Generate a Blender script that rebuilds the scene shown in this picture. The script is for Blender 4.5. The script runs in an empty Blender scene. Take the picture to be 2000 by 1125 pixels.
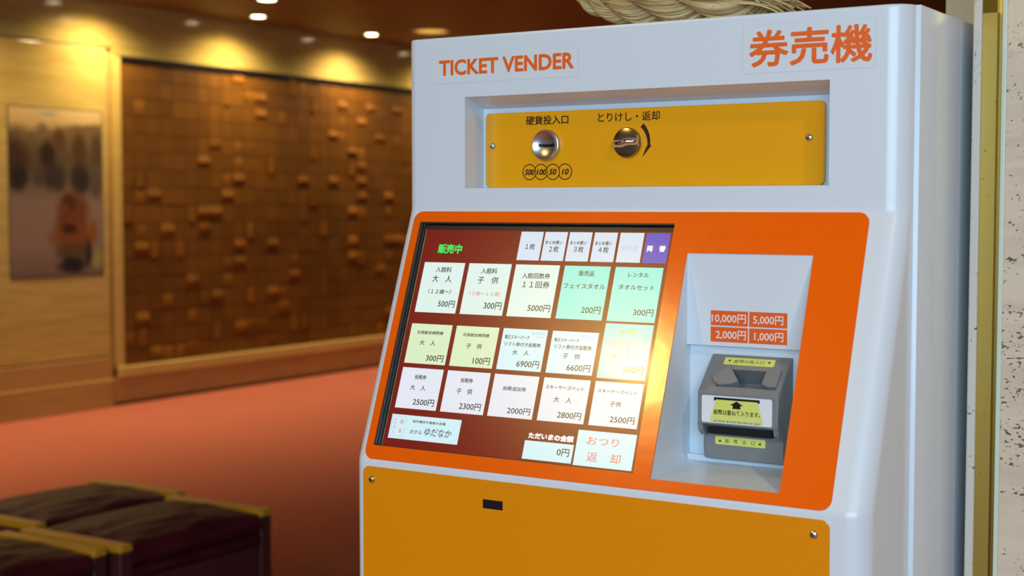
import bpy, bmesh, math, random
from mathutils import Vector, Matrix, noise as mnoise

C = bpy.context.scene.collection
sc = bpy.context.scene
R = math.radians
random.seed(7)

# ------------------------------------------------------------------ camera
cam_d = bpy.data.cameras.new('camera')
cam = bpy.data.objects.new('camera', cam_d)
C.objects.link(cam)
cam.location = (0, 0, 1.35)
cam.rotation_euler = (R(90 - 3.1761), 0, R(32.4656))
cam_d.sensor_width = 36.0
cam_d.lens = 2870.52 / 2000 * 36
cam_d.clip_start = 0.05
cam_d.dof.use_dof = True
cam_d.dof.focus_distance = 1.62
cam_d.dof.aperture_fstop = 6.3
sc.camera = cam

# ------------------------------------------------------------------ world, exposure, large lights
sc.view_settings.view_transform = 'Standard'
sc.view_settings.look = 'None'
sc.view_settings.gamma = 1.0
sc.view_settings.use_curve_mapping = False
sc.view_settings.exposure = 0.0
w = bpy.data.worlds.new('world'); sc.world = w
w.use_nodes = True
bg = w.node_tree.nodes['Background']
bg.inputs[0].default_value = (0.55, 0.62, 0.75, 1)
bg.inputs[1].default_value = 0.18


def area(name, loc, target, sx, sy, power, col, spread=180):
    d = bpy.data.lights.new(name, 'AREA')
    d.shape = 'RECTANGLE'; d.size = sx; d.size_y = sy
    d.energy = power; d.color = col; d.spread = R(spread)
    o = bpy.data.objects.new(name, d); C.objects.link(o)
    o.location = loc
    o.rotation_euler = (Vector(target) - Vector(loc)).to_track_quat('-Z', 'Y').to_euler()
    return o


# daylight from the glazed entrance in front of the machine
area('daylight', (0.9, -2.6, 1.93), (-0.7, 1.4, 1.15), 3.6, 1.55, 154, (0.49, 0.76, 1.0))


def spot(name, loc, target, power, col, angle=80, blend=0.6, radius=0.05):
    d = bpy.data.lights.new(name, 'SPOT')
    d.energy = power; d.color = col; d.spot_size = R(angle); d.spot_blend = blend
    d.shadow_soft_size = radius
    o = bpy.data.objects.new(name, d); C.objects.link(o)
    o.location = loc
    o.rotation_euler = (Vector(target) - Vector(loc)).to_track_quat('-Z', 'Y').to_euler()
    return o


WARM = (1.0, 0.70, 0.33)
ZC = 2.73       # ceiling
WX = -7.66      # left wall
PX = -7.60      # face of the boards and the tiled panel on it
# texts on the touch screen: tile, text, [x centre, distance down the slope, width, height], ink
TEXTS = [
('scr', '販売中', [-0.98295, 0.0461, 0.03388, 0.01157], 'g'),
('n1', '１枚', [-0.87378, 0.04158, 0.01261, 0.00723], 'k'),
('n2', 'まとめ買い', [-0.84351, 0.03636, 0.0222, 0.00414], 'k'),
('n2', '２枚', [-0.84211, 0.04418, 0.01252, 0.00752], 'k'),
('n3', 'まとめ買い', [-0.81201, 0.0364, 0.02089, 0.00431], 'k'),
('n3', '３枚', [-0.81032, 0.04384, 0.01272, 0.00744], 'k'),
('n4', 'まとめ買い', [-0.78013, 0.03643, 0.02126, 0.00444], 'k'),
('n4', '４枚', [-0.7789, 0.04389, 0.0129, 0.00735], 'k'),
('n5', '領収書', [-0.74738, 0.04149, 0.02103, 0.00753], 'l'),
('n6', '両　替', [-0.71508, 0.04153, 0.02257, 0.00741], 'w'),
('a1', '入館料', [-0.98577, 0.07164, 0.02238, 0.00689], 'k'),
('a1', '大　人', [-0.98571, 0.08266, 0.02707, 0.00866], 'k'),
('a1', '（１２歳〜）', [-0.98568, 0.09844, 0.03187, 0.00594], 'k'),
('a1', '500円', [-0.97258, 0.11307, 0.02338, 0.00842], 'k'),
('a2', '入館料', [-0.92241, 0.07177, 0.02197, 0.00693], 'k'),
('a2', '子　供', [-0.92174, 0.08275, 0.02837, 0.00822], 'k'),
('a2', '（３歳〜１２歳）', [-0.92224, 0.09891, 0.04269, 0.00502], 'r'),
('a2', '300円', [-0.90875, 0.11292, 0.02395, 0.00877], 'k'),
('a3', '入館回数券', [-0.85872, 0.07597, 0.03663, 0.00672], 'k'),
('a3', '１１回券', [-0.85689, 0.0862, 0.03566, 0.00795], 'k'),
('a3', '5000円', [-0.84742, 0.11344, 0.0291, 0.00835], 'k'),
('a4', '販売品', [-0.79489, 0.07144, 0.01896, 0.0063], 'k'),
('a4', 'フェイスタオル', [-0.79468, 0.08612, 0.05195, 0.00593], 'k'),
('a4', '200円', [-0.78128, 0.1131, 0.02382, 0.00833], 'k'),
('a5', 'レンタル', [-0.73089, 0.07155, 0.02507, 0.00543], 'k'),
('a5', 'タオルセット', [-0.73096, 0.08564, 0.04328, 0.00601], 'k'),
('a5', '300円', [-0.71756, 0.1133, 0.02394, 0.00774], 'k'),
('b1', '北信総合病院様', [-0.98687, 0.14818, 0.03704, 0.00432], 'k'),
('b1', '大　人', [-0.98764, 0.16035, 0.02225, 0.00591], 'k'),
('b1', '300円', [-0.97342, 0.17811, 0.0243, 0.00792], 'k'),
('b2', '北信総合病院様', [-0.92307, 0.14801, 0.03583, 0.00422], 'k'),
('b2', '子　供', [-0.9231, 0.16104, 0.02131, 0.00616], 'k'),
('b2', '100円', [-0.90946, 0.17767, 0.02299, 0.00854], 'k'),
('b3', '竜王スキーパーク', [-0.86836, 0.14771, 0.03231, 0.00483], 'k'),
('b3', 'リフト券付き仮眠券', [-0.85953, 0.15584, 0.04749, 0.00485], 'k'),
('b3', '大　人', [-0.86002, 0.16503, 0.02189, 0.00554], 'k'),
('b3', '6900円', [-0.84817, 0.17762, 0.02916, 0.00832], 'k'),
('b3', 'RYUOO', [-0.83867, 0.14249, 0.01192, 0.00355], 'p'),
('b3', 'SKI PARK', [-0.83861, 0.14633, 0.01164, 0.00186], 'p'),
('b3', '✱', [-0.84796, 0.14265, 0.0031, 0.00342], 'q'),
('b4', '竜王スキーパーク', [-0.80469, 0.14788, 0.03117, 0.00397], 'k'),
('b4', 'リフト券付き仮眠券', [-0.79532, 0.15561, 0.04706, 0.0054], 'k'),
('b4', '子　供', [-0.79528, 0.16549, 0.02169, 0.00611], 'k'),
('b4', '6600円', [-0.78398, 0.17817, 0.02924, 0.00805], 'k'),
('b4', 'RYUOO', [-0.77484, 0.14288, 0.01207, 0.00344], 'p'),
('b4', 'SKI PARK', [-0.77489, 0.14674, 0.01161, 0.00161], 'p'),
('b4', '✱', [-0.78414, 0.14307, 0.00321, 0.00334], 'q'),
('b5', '販売品', [-0.73169, 0.13495, 0.01953, 0.00595], 'o'),
('b5', 'カミソリ', [-0.73363, 0.14722, 0.03278, 0.00553], 'o'),
('b5', 'と', [-0.72774, 0.1551, 0.00633, 0.00487], 'o'),
('b5', '歯ブラシ', [-0.73165, 0.16251, 0.02992, 0.00459], 'o'),
('b5', '100円', [-0.71746, 0.17643, 0.02344, 0.00745], 'k'),
('c1', '仮眠券', [-0.98756, 0.20118, 0.01653, 0.00533], 'k'),
('c1', '大　人', [-0.98833, 0.21361, 0.02166, 0.00606], 'k'),
('c1', '2500円', [-0.97653, 0.23028, 0.0295, 0.00798], 'k'),
('c2', '仮眠券', [-0.92362, 0.20096, 0.01677, 0.00535], 'k'),
('c2', '子　供', [-0.92404, 0.21358, 0.02134, 0.00665], 'k'),
('c2', '2300円', [-0.91274, 0.23047, 0.02896, 0.00813], 'k'),
('c3', '仮眠追加券', [-0.85924, 0.20621, 0.03044, 0.00496], 'k'),
('c3', '2000円', [-0.84864, 0.2307, 0.02959, 0.00763], 'k'),
('c4', 'スキーヤーズベット', [-0.79631, 0.20089, 0.04761, 0.00493], 'k'),
('c4', '大　人', [-0.7963, 0.21404, 0.02238, 0.00634], 'k'),
('c4', '2800円', [-0.78491, 0.23065, 0.02937, 0.00774], 'k'),
('c5', 'スキーヤーズベット', [-0.73207, 0.20086, 0.04703, 0.00454], 'k'),
('c5', '子供', [-0.73192, 0.21405, 0.01352, 0.0059], 'k'),
('c5', '2500円', [-0.72094, 0.23055, 0.02916, 0.00748], 'k'),
('logo', '信州湯田中温泉大浴場', [-0.96332, 0.25269, 0.04579, 0.00331], 'd'),
('logo', 'ホテル', [-0.97862, 0.26486, 0.01735, 0.00499], 'd'),
('logo', 'ゆだなか', [-0.94854, 0.26336, 0.03673, 0.00911], 'd'),
('logo', '源', [-1.00104, 0.25459, 0.00547, 0.00512], 'r'),
('logo', '泉', [-1.00094, 0.26521, 0.00447, 0.00536], 'r'),
('logo', 'か', [-1.00974, 0.2525, 0.00365, 0.00317], 'r'),
('logo', 'け', [-1.00979, 0.25693, 0.00355, 0.00356], 'r'),
('logo', '流', [-1.00957, 0.26152, 0.00355, 0.00355], 'r'),
('logo', 'し', [-1.00964, 0.26633, 0.00341, 0.00316], 'r'),
('scr', 'ただいまの金額', [-0.80236, 0.25566, 0.05631, 0.00715], 'w'),
('amt', '0円', [-0.78434, 0.2708, 0.01522, 0.00835], 'k'),
('ret', 'おつり', [-0.73904, 0.25503, 0.03783, 0.00859], 'R'),
('ret', '返　却', [-0.7351, 0.27195, 0.03989, 0.01019], 'R'),
]


# ------------------------------------------------------------------ materials
def nt(name):
    m = bpy.data.materials.new(name); m.use_nodes = True
    t = m.node_tree
    return m, t, t.nodes['Principled BSDF']


def mat(name, col, rough=0.5, metal=0.0, coat=0.0, spec=0.5, emit=None, es=1.0):
    m, t, b = nt(name)
    b.inputs['Base Color'].default_value = (*col, 1)
    b.inputs['Roughness'].default_value = rough
    b.inputs['Metallic'].default_value = metal
    b.inputs['Coat Weight'].default_value = coat
    b.inputs['Coat Roughness'].default_value = 0.05
    b.inputs['Specular IOR Level'].default_value = spec
    if emit:
        b.inputs['Emission Color'].default_value = (*emit, 1)
        b.inputs['Emission Strength'].default_value = es
    return m


def N(t, kind, **kw):
    n = t.nodes.new(kind)
    for k, v in kw.items():
        setattr(n, k, v)
    return n


def coords(t, scale=(1, 1, 1), rot=(0, 0, 0)):
    tc = N(t, 'ShaderNodeTexCoord'); mp = N(t, 'ShaderNodeMapping')
    mp.inputs['Scale'].default_value = scale
    mp.inputs['Rotation'].default_value = rot
    t.links.new(tc.outputs['Object'], mp.inputs['Vector'])
    return mp.outputs['Vector']


def noise_tex(t, vec, scale, detail=4, rough=0.55, dist=0.0):
    n = N(t, 'ShaderNodeTexNoise')
    n.inputs['Scale'].default_value = scale; n.inputs['Detail'].default_value = detail
    n.inputs['Roughness'].default_value = rough; n.inputs['Distortion'].default_value = dist
    t.links.new(vec, n.inputs['Vector'])
    return n.outputs['Fac']


def ramp(t, fac, stops):
    r = N(t, 'ShaderNodeValToRGB')
    e = r.color_ramp.elements
    while len(e) < len(stops):
        e.new(0.5)
    for i, (p, c) in enumerate(stops):
        e[i].position = p; e[i].color = (*c, 1)
    t.links.new(fac, r.inputs['Fac'])
    return r.outputs['Color']


def mix(t, fac, a, b, mode='MIX'):
    m = N(t, 'ShaderNodeMix', data_type='RGBA', blend_type=mode)
    for i, x in ((0, fac), (6, a), (7, b)):
        if isinstance(x, (int, float)):
            m.inputs[i].default_value = x
        elif isinstance(x, tuple):
            m.inputs[i].default_value = (*x, 1)
        else:
            t.links.new(x, m.inputs[i])
    return m.outputs[2]


def math_(t, op, a, b=0.0, c=0.0, clamp=False):
    m = N(t, 'ShaderNodeMath', operation=op, use_clamp=clamp)
    for i, x in enumerate((a, b, c)):
        if isinstance(x, (int, float)):
            m.inputs[i].default_value = x
        else:
            t.links.new(x, m.inputs[i])
    return m.outputs[0]


def bump(t, bsdf, h, strength=0.2, dist=0.01):
    b = N(t, 'ShaderNodeBump')
    b.inputs['Strength'].default_value = strength; b.inputs['Distance'].default_value = dist
    t.links.new(h, b.inputs['Height']); t.links.new(b.outputs['Normal'], bsdf.inputs['Normal'])


def wood(name, c1, c2, scale, rough=0.45, gscale=6.0):
    m, t, b = nt(name)
    v = coords(t, scale)
    f = noise_tex(t, v, gscale, 6, 0.6, 0.4)
    col = ramp(t, f, [(0.3, c1), (0.7, c2)])
    t.links.new(col, b.inputs['Base Color'])
    b.inputs['Roughness'].default_value = rough
    return m


M = {}
# white sprayed steel with a faint orange-peel
m, t, b = nt('white_paint')
b.inputs['Base Color'].default_value = (0.70, 0.75, 0.80, 1)
b.inputs['Roughness'].default_value = 0.32
b.inputs['Coat Weight'].default_value = 0.25; b.inputs['Coat Roughness'].default_value = 0.14
bump(t, b, noise_tex(t, coords(t), 420, 2), 0.03, 0.001)
M['white'] = m
M['plastic'] = mat('white_plastic', (0.74, 0.76, 0.78), 0.3)
m, t, b = nt('orange_acrylic')
b.inputs['Base Color'].default_value = (0.95, 0.125, 0.001, 1)
b.inputs['Roughness'].default_value = 0.16
bump(t, b, noise_tex(t, coords(t, (1, 1, 1)), 22, 2), 0.05, 0.004)
M['orange'] = m
M['yellow'] = mat('yellow_acrylic', (0.84, 0.36, 0.001), 0.25)
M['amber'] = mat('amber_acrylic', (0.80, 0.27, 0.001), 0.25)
M['ink'] = mat('maroon_ink', (0.022, 0.004, 0.004), 0.4)
M['pink_ink'] = mat('pale_pink_ink', (0.86, 0.42, 0.40), 0.4)
M['red_print'] = mat('orange_print', (0.86, 0.13, 0.006), 0.35)
M['sticker_orange'] = mat('orange_sticker', (0.82, 0.12, 0.015), 0.35)
M['white_ink'] = mat('white_ink', (0.88, 0.78, 0.76), 0.4)
M['film'] = mat('clear_film', (0.71, 0.755, 0.775), 0.2)
M['film_edge'] = mat('film_edge', (0.60, 0.63, 0.63), 0.3)
M['chrome'] = mat('chrome', (0.80, 0.80, 0.80), 0.10, 1.0)
M['steel'] = mat('satin_steel', (0.62, 0.60, 0.58), 0.28, 1.0)
M['dark_chrome'] = mat('dark_chrome', (0.36, 0.29, 0.19), 0.18, 1.0)
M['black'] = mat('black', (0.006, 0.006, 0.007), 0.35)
M['bezel'] = mat('black_bezel', (0.010, 0.011, 0.016), 0.25)
M['grey'] = mat('grey_plastic', (0.20, 0.205, 0.21), 0.4)
M['label_yellow'] = mat('label_yellow', (0.72, 0.74, 0.16), 0.4)
M['label_white'] = mat('label_white', (0.78, 0.80, 0.82), 0.35)


def screen_mat(name, col, s=1.0):
    m, t, b = nt(name)
    b.inputs['Base Color'].default_value = (0.01, 0.01, 0.01, 1)
    b.inputs['Roughness'].default_value = 0.6
    b.inputs['Specular IOR Level'].default_value = 0.0
    b.inputs['Emission Color'].default_value = (*col, 1)
    b.inputs['Emission Strength'].default_value = s
    return m


M['s_red'] = screen_mat('screen_dark_red', (0.185, 0.009, 0.005))
M['s_white'] = screen_mat('screen_white', (0.80, 0.84, 0.93))
M['s_mint'] = screen_mat('screen_pale_mint', (0.76, 0.92, 0.86))
M['s_cream'] = screen_mat('screen_pale_green', (0.73, 0.88, 0.58))
M['s_teal'] = screen_mat('screen_turquoise', (0.32, 0.86, 0.76))
M['s_sky'] = screen_mat('screen_ice', (0.66, 0.90, 0.95))
M['s_pale'] = screen_mat('screen_pale_blue', (0.68, 0.79, 0.92))
M['s_purple'] = screen_mat('screen_purple', (0.12, 0.085, 0.55))
M['s_k'] = screen_mat('screen_ink', (0.012, 0.013, 0.016))
M['s_g'] = screen_mat('screen_green', (0.05, 0.85, 0.14))
M['s_l'] = screen_mat('screen_faint', (0.52, 0.60, 0.80))
M['s_w'] = screen_mat('screen_bright', (0.9, 0.9, 0.95))
M['s_r'] = screen_mat('screen_red_ink', (0.80, 0.08, 0.09))
M['s_R'] = screen_mat('screen_coral_ink', (0.85, 0.12, 0.10))
M['s_o'] = screen_mat('screen_glare_ink', (0.50, 0.46, 0.06))  # dark lettering, with the glare over it painted in as olive
M['s_d'] = screen_mat('screen_grey_ink', (0.09, 0.10, 0.10))
M['s_p'] = screen_mat('screen_blue_ink', (0.34, 0.46, 0.80))
M['s_q'] = screen_mat('screen_mauve_ink', (0.62, 0.40, 0.75))

# front glass of the touch screen: clear, with a slightly matt reflection
m = bpy.data.materials.new('screen_glass'); m.use_nodes = True
t = m.node_tree; t.nodes.clear()
o_ = N(t, 'ShaderNodeOutputMaterial'); mx = N(t, 'ShaderNodeMixShader')
tr = N(t, 'ShaderNodeBsdfTransparent'); gl = N(t, 'ShaderNodeBsdfGlossy'); fr = N(t, 'ShaderNodeFresnel')
gl.distribution = 'BECKMANN'; gl.inputs['Roughness'].default_value = 0.25; fr.inputs['IOR'].default_value = 1.5
t.links.new(fr.outputs[0], mx.inputs[0]); t.links.new(tr.outputs[0], mx.inputs[1])
g2 = N(t, 'ShaderNodeBsdfGlossy'); g2.inputs['Roughness'].default_value = 0.11
m2 = N(t, 'ShaderNodeMixShader'); m2.inputs[0].default_value = 0.14
t.links.new(gl.outputs[0], m2.inputs[1]); t.links.new(g2.outputs[0], m2.inputs[2])
t.links.new(m2.outputs[0], mx.inputs[2]); t.links.new(mx.outputs[0], o_.inputs[0])
M['glass'] = m

# straw rope
m, t, b = nt('straw')
at = N(t, 'ShaderNodeAttribute', attribute_name='tone')
col = ramp(t, at.outputs['Fac'], [(0.0, (0.10, 0.055, 0.022)), (0.3, (0.38, 0.23, 0.085)), (0.65, (0.62, 0.43, 0.19)), (1.0, (0.80, 0.63, 0.34))])
t.links.new(col, b.inputs['Base Color']); b.inputs['Roughness'].default_value = 0.65
M['straw'] = m

# travertine
m, t, b = nt('travertine')
v = coords(t, (1, 1, 1)); vb = coords(t, (0.5, 0.5, 3.0)); vp = coords(t, (0.8, 0.8, 1.3))
base = ramp(t, noise_tex(t, vb, 9, 5, 0.6, 0.6), [(0.25, (0.58, 0.42, 0.28)), (0.5, (0.69, 0.52, 0.36)), (0.75, (0.75, 0.59, 0.44))])
p1 = noise_tex(t, vp, 210, 3, 0.55, 0.3); p2 = noise_tex(t, vb, 14, 3, 0.5)
pit = math_(t, 'MULTIPLY', math_(t, 'SUBTRACT', math_(t, 'ADD', p1, math_(t, 'MULTIPLY', p2, 0.45)), 0.855), 22.0, clamp=True)
pit.node.use_clamp = True
col = mix(t, pit, base, (0.10, 0.075, 0.055))
t.links.new(col, b.inputs['Base Color']); b.inputs['Roughness'].default_value = 0.42
bump(t, b, math_(t, 'SUBTRACT', 1.0, pit), 0.5, 0.004)
M['travertine'] = m

m, t, b = nt('pale_stone')
v = coords(t, (1, 1, 1))
pit = math_(t, 'MULTIPLY', math_(t, 'SUBTRACT', noise_tex(t, v, 120, 3, 0.6), 0.66), 14.0)
pit.node.use_clamp = True
col = mix(t, pit, (0.60, 0.54, 0.44), (0.12, 0.09, 0.06))
t.links.new(col, b.inputs['Base Color']); b.inputs['Roughness'].default_value = 0.5
M['pale_stone'] = m

m, t, b = nt('brass')
pit = math_(t, 'MULTIPLY', math_(t, 'SUBTRACT', noise_tex(t, coords(t, (1, 1, 1)), 190, 2, 0.5), 0.70), 12.0)
pit.node.use_clamp = True
col = mix(t, pit, (0.42, 0.26, 0.05), (0.05, 0.03, 0.01))
t.links.new(col, b.inputs['Base Color']); b.inputs['Metallic'].default_value = 0.75; b.inputs['Roughness'].default_value = 0.38
M['brass'] = m
M['brass_polished'] = mat('brass_polished', (0.78, 0.45, 0.06), 0.14, 1.0)
M['pale_edge'] = mat('pale_green_edge', (0.62, 0.66, 0.52), 0.2)
M['cream_wall'] = wood('cream_wall', (0.66, 0.55, 0.36), (0.74, 0.64, 0.44), (0.6, 0.6, 4), 0.6, 5)

M['gold_wall'] = wood('golden_wood', (0.46, 0.33, 0.085), (0.62, 0.45, 0.14), (1, 0.6, 7), 0.12, 4)
M['frame_wood'] = wood('frame_wood', (0.50, 0.34, 0.09), (0.60, 0.42, 0.12), (1, 0.6, 6), 0.4, 4)
M['base_wood'] = wood('base_wood', (0.40, 0.23, 0.065), (0.50, 0.30, 0.09), (1, 0.6, 7), 0.5, 4)
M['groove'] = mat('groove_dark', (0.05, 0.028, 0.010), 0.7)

m, t, b = nt('ceiling_paint')
f = noise_tex(t, coords(t, (1, 1, 1)), 0.8, 2)
t.links.new(ramp(t, f, [(0.3, (0.17, 0.095, 0.032)), (0.7, (0.21, 0.115, 0.038))]), b.inputs['Base Color'])
b.inputs['Roughness'].default_value = 0.6
M['ceiling'] = m

m, t, b = nt('coral_carpet')
f = noise_tex(t, coords(t), 260, 2); g = noise_tex(t, coords(t), 0.7, 2)
c1 = ramp(t, g, [(0.3, (0.41, 0.118, 0.075)), (0.7, (0.445, 0.13, 0.082))])
t.links.new(mix(t, math_(t, 'MULTIPLY', f, 0.25), c1, (0.34, 0.088, 0.055)), b.inputs['Base Color'])
b.inputs['Roughness'].default_value = 0.95; b.inputs['Specular IOR Level'].default_value = 0.1
bump(t, b, f, 0.3, 0.004)
M['carpet'] = m

m, t, b = nt('dark_veneer')
v = coords(t, (1, 1, 1))
ge = N(t, 'ShaderNodeNewGeometry')
f = math_(t, 'ADD', math_(t, 'MULTIPLY', noise_tex(t, coords(t, (1, 1.0, 1.0)), 1.1, 3, 0.6), 0.7), math_(t, 'MULTIPLY', ge.outputs['Random Per Island'], 0.2))
t.links.new(ramp(t, f, [(0.3, (0.115, 0.047, 0.006)), (0.7, (0.20, 0.082, 0.010))]), b.inputs['Base Color'])
b.inputs['Roughness'].default_value = 0.55; b.inputs['Specular IOR Level'].default_value = 0.2
M['veneer'] = m
m, t, b = nt('copper_veneer')
f = noise_tex(t, coords(t, (1, 1, 1)), 3.0, 2)
t.links.new(ramp(t, f, [(0.3, (0.14, 0.056, 0.009)), (0.7, (0.26, 0.105, 0.015))]), b.inputs['Base Color'])
b.inputs['Roughness'].default_value = 0.6; b.inputs['Specular IOR Level'].default_value = 0.1
M['copper'] = m

m, t, b = nt('maroon_leather')
f = noise_tex(t, coords(t, (2.0, 0.8, 1)), 5, 3, 0.5, 0.8)
t.links.new(ramp(t, f, [(0.3, (0.060, 0.006, 0.009)), (0.7, (0.105, 0.013, 0.018))]), b.inputs['Base Color'])
b.inputs['Roughness'].default_value = 0.5; b.inputs['Specular IOR Level'].default_value = 0.15
bump(t, b, f, 0.6, 0.03)
M['leather'] = m
M['maroon_wood'] = wood('maroon_wood', (0.075, 0.012, 0.013), (0.105, 0.018, 0.018), (1, 1, 0.3), 0.5, 8)
M['stool_wood'] = wood('mustard_wood', (0.66, 0.29, 0.008), (0.78, 0.36, 0.012), (0.5, 4, 4), 0.45, 6)
M['lamp_on'] = mat('lamp_glow', (0.9, 0.85, 0.7), 0.4, emit=(1.0, 0.88, 0.58), es=24.0)
M['lamp_aisle'] = mat('lamp_aisle', (0.9, 0.85, 0.7), 0.4, emit=(1.0, 0.74, 0.36), es=330.0)
M['lamp_soft'] = mat('lamp_soft', (0.9, 0.85, 0.7), 0.4, emit=(1.0, 0.80, 0.52), es=0.75)
M['lamp_gold'] = mat('lamp_gold', (0.8, 0.6, 0.2), 0.4, emit=(1.0, 0.62, 0.14), es=0.8)
M['lamp_ring'] = mat('lamp_ring', (0.55, 0.45, 0.3), 0.4)
M['poster_edge'] = mat('poster_edge', (0.07, 0.055, 0.04), 0.5)


def poster_material():
    m, t, b = nt('poster_print')
    tc = N(t, 'ShaderNodeTexCoord'); se = N(t, 'ShaderNodeSeparateXYZ')
    nz = N(t, 'ShaderNodeTexNoise'); nz.inputs['Scale'].default_value = 9; nz.inputs['Detail'].default_value = 3
    t.links.new(tc.outputs['Object'], nz.inputs['Vector'])
    t.links.new(tc.outputs['Object'], se.inputs[0])
    wob = math_(t, 'MULTIPLY', math_(t, 'SUBTRACT', nz.outputs['Fac'], 0.5), 0.06)
    u = math_(t, 'ADD', math_(t, 'MULTIPLY', se.outputs['Y'], 1 / 0.76), wob)      # 0..1 left to right
    vv = math_(t, 'ADD', math_(t, 'MULTIPLY', se.outputs['Z'], -1 / 1.08), wob)     # 0..1 top to bottom
    L = lambda c: tuple((x / 255) ** 2.2 for x in c)
    col = ramp(t, vv, [(0.0, L((214, 188, 130))), (0.09, L((200, 170, 115))), (0.15, L((118, 98, 66))), (0.30, L((92, 76, 55))),
                       (0.45, L((105, 90, 78))), (0.56, L((138, 116, 104))), (0.8, L((142, 118, 106))), (1.0, L((118, 98, 88)))])
    blobs = [(0.02, 0.32, 0.20, 0.14, (70, 52, 36)), (0.10, 0.42, 0.10, 0.08, (52, 42, 34)), (0.86, 0.13, 0.30, 0.05, (112, 92, 62)),
             (0.35, 0.16, 0.07, 0.07, (122, 98, 68)), (0.40, 0.28, 0.09, 0.09, (58, 44, 34)), (0.53, 0.19, 0.07, 0.07, (92, 66, 44)),
             (0.52, 0.20, 0.03, 0.03, (100, 68, 46)), (0.74, 0.23, 0.08, 0.09, (82, 60, 40)), (0.73, 0.30, 0.04, 0.04, (92, 62, 46)),
             (0.94, 0.24, 0.06, 0.10, (84, 68, 50)), (0.30, 0.40, 0.06, 0.07, (84, 70, 58)), (0.47, 0.41, 0.13, 0.09, (66, 55, 48)),
             (0.75, 0.42, 0.11, 0.10, (58, 48, 44)), (0.92, 0.44, 0.07, 0.10, (92, 78, 68)), (0.66, 0.60, 0.18, 0.11, (112, 68, 34)),
             (0.62, 0.56, 0.08, 0.05, (86, 52, 28)), (0.57, 0.62, 0.06, 0.05, (124, 68, 40)), (0.64, 0.70, 0.17, 0.08, (104, 64, 36)), (0.70, 0.67, 0.11, 0.05, (118, 70, 38)),
             (0.66, 0.77, 0.25, 0.085, (126, 76, 38)), (0.88, 0.73, 0.05, 0.07, (142, 86, 40)), (0.62, 0.72, 0.09, 0.03, (72, 44, 28)),
             (0.66, 0.86, 0.20, 0.06, (96, 72, 52)), (0.83, 0.87, 0.04, 0.09, (60, 48, 42)),
             (0.65, 0.94, 0.17, 0.05, (46, 40, 42)), (0.93, 0.91, 0.07, 0.06, (150, 146, 88)), (0.42, 0.035, 0.10, 0.012, (150, 152, 140))]
    for (cx, cy, rx, ry, c) in blobs:
        dx = math_(t, 'DIVIDE', math_(t, 'SUBTRACT', u, cx), rx); dy = math_(t, 'DIVIDE', math_(t, 'SUBTRACT', vv, cy), ry)
        r2 = math_(t, 'ADD', math_(t, 'MULTIPLY', dx, dx), math_(t, 'MULTIPLY', dy, dy))
        k = N(t, 'ShaderNodeMath', operation='MULTIPLY_ADD', use_clamp=True)
        t.links.new(r2, k.inputs[0]); k.inputs[1].default_value = -0.95; k.inputs[2].default_value = 1.35
        col = mix(t, k.outputs[0], col, L(c))
    t.links.new(col, b.inputs['Base Color']); b.inputs['Roughness'].default_value = 0.35
    return m


M['poster'] = poster_material()


# ------------------------------------------------------------------ mesh helpers
class Frame:
    """a flat working frame: a across, b up, c out of the surface"""
    def __init__(s, o, a, b):
        s.o, s.a, s.b = Vector(o), Vector(a).normalized(), Vector(b).normalized()
        s.c = s.a.cross(s.b)

    def __call__(s, a, b, c=0.0):
        return s.o + s.a * a + s.b * b + s.c * c


WORLD = Frame((0, 0, 0), (1, 0, 0), (0, 1, 0))
_fc = bpy.data.curves.new('lettering', 'FONT'); _fo = bpy.data.objects.new('lettering', _fc); C.objects.link(_fo)
_glyphs = {}


def glyph_mesh(s, shear=0.0):
    key = (s, shear)
    if key not in _glyphs:
        _fc.body = s; _fc.shear = shear; _fc.resolution_u = 3
        _fc.fill_mode = 'BOTH'
        bpy.context.view_layer.update()
        dg = bpy.context.evaluated_depsgraph_get()
        me = bpy.data.meshes.new_from_object(_fo.evaluated_get(dg))
        vs = [(v.co.x, v.co.y) for v in me.vertices]; fs = [tuple(p.vertices) for p in me.polygons]
        bpy.data.meshes.remove(me)
        _glyphs[key] = (vs, fs)
    return _glyphs[key]


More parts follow.
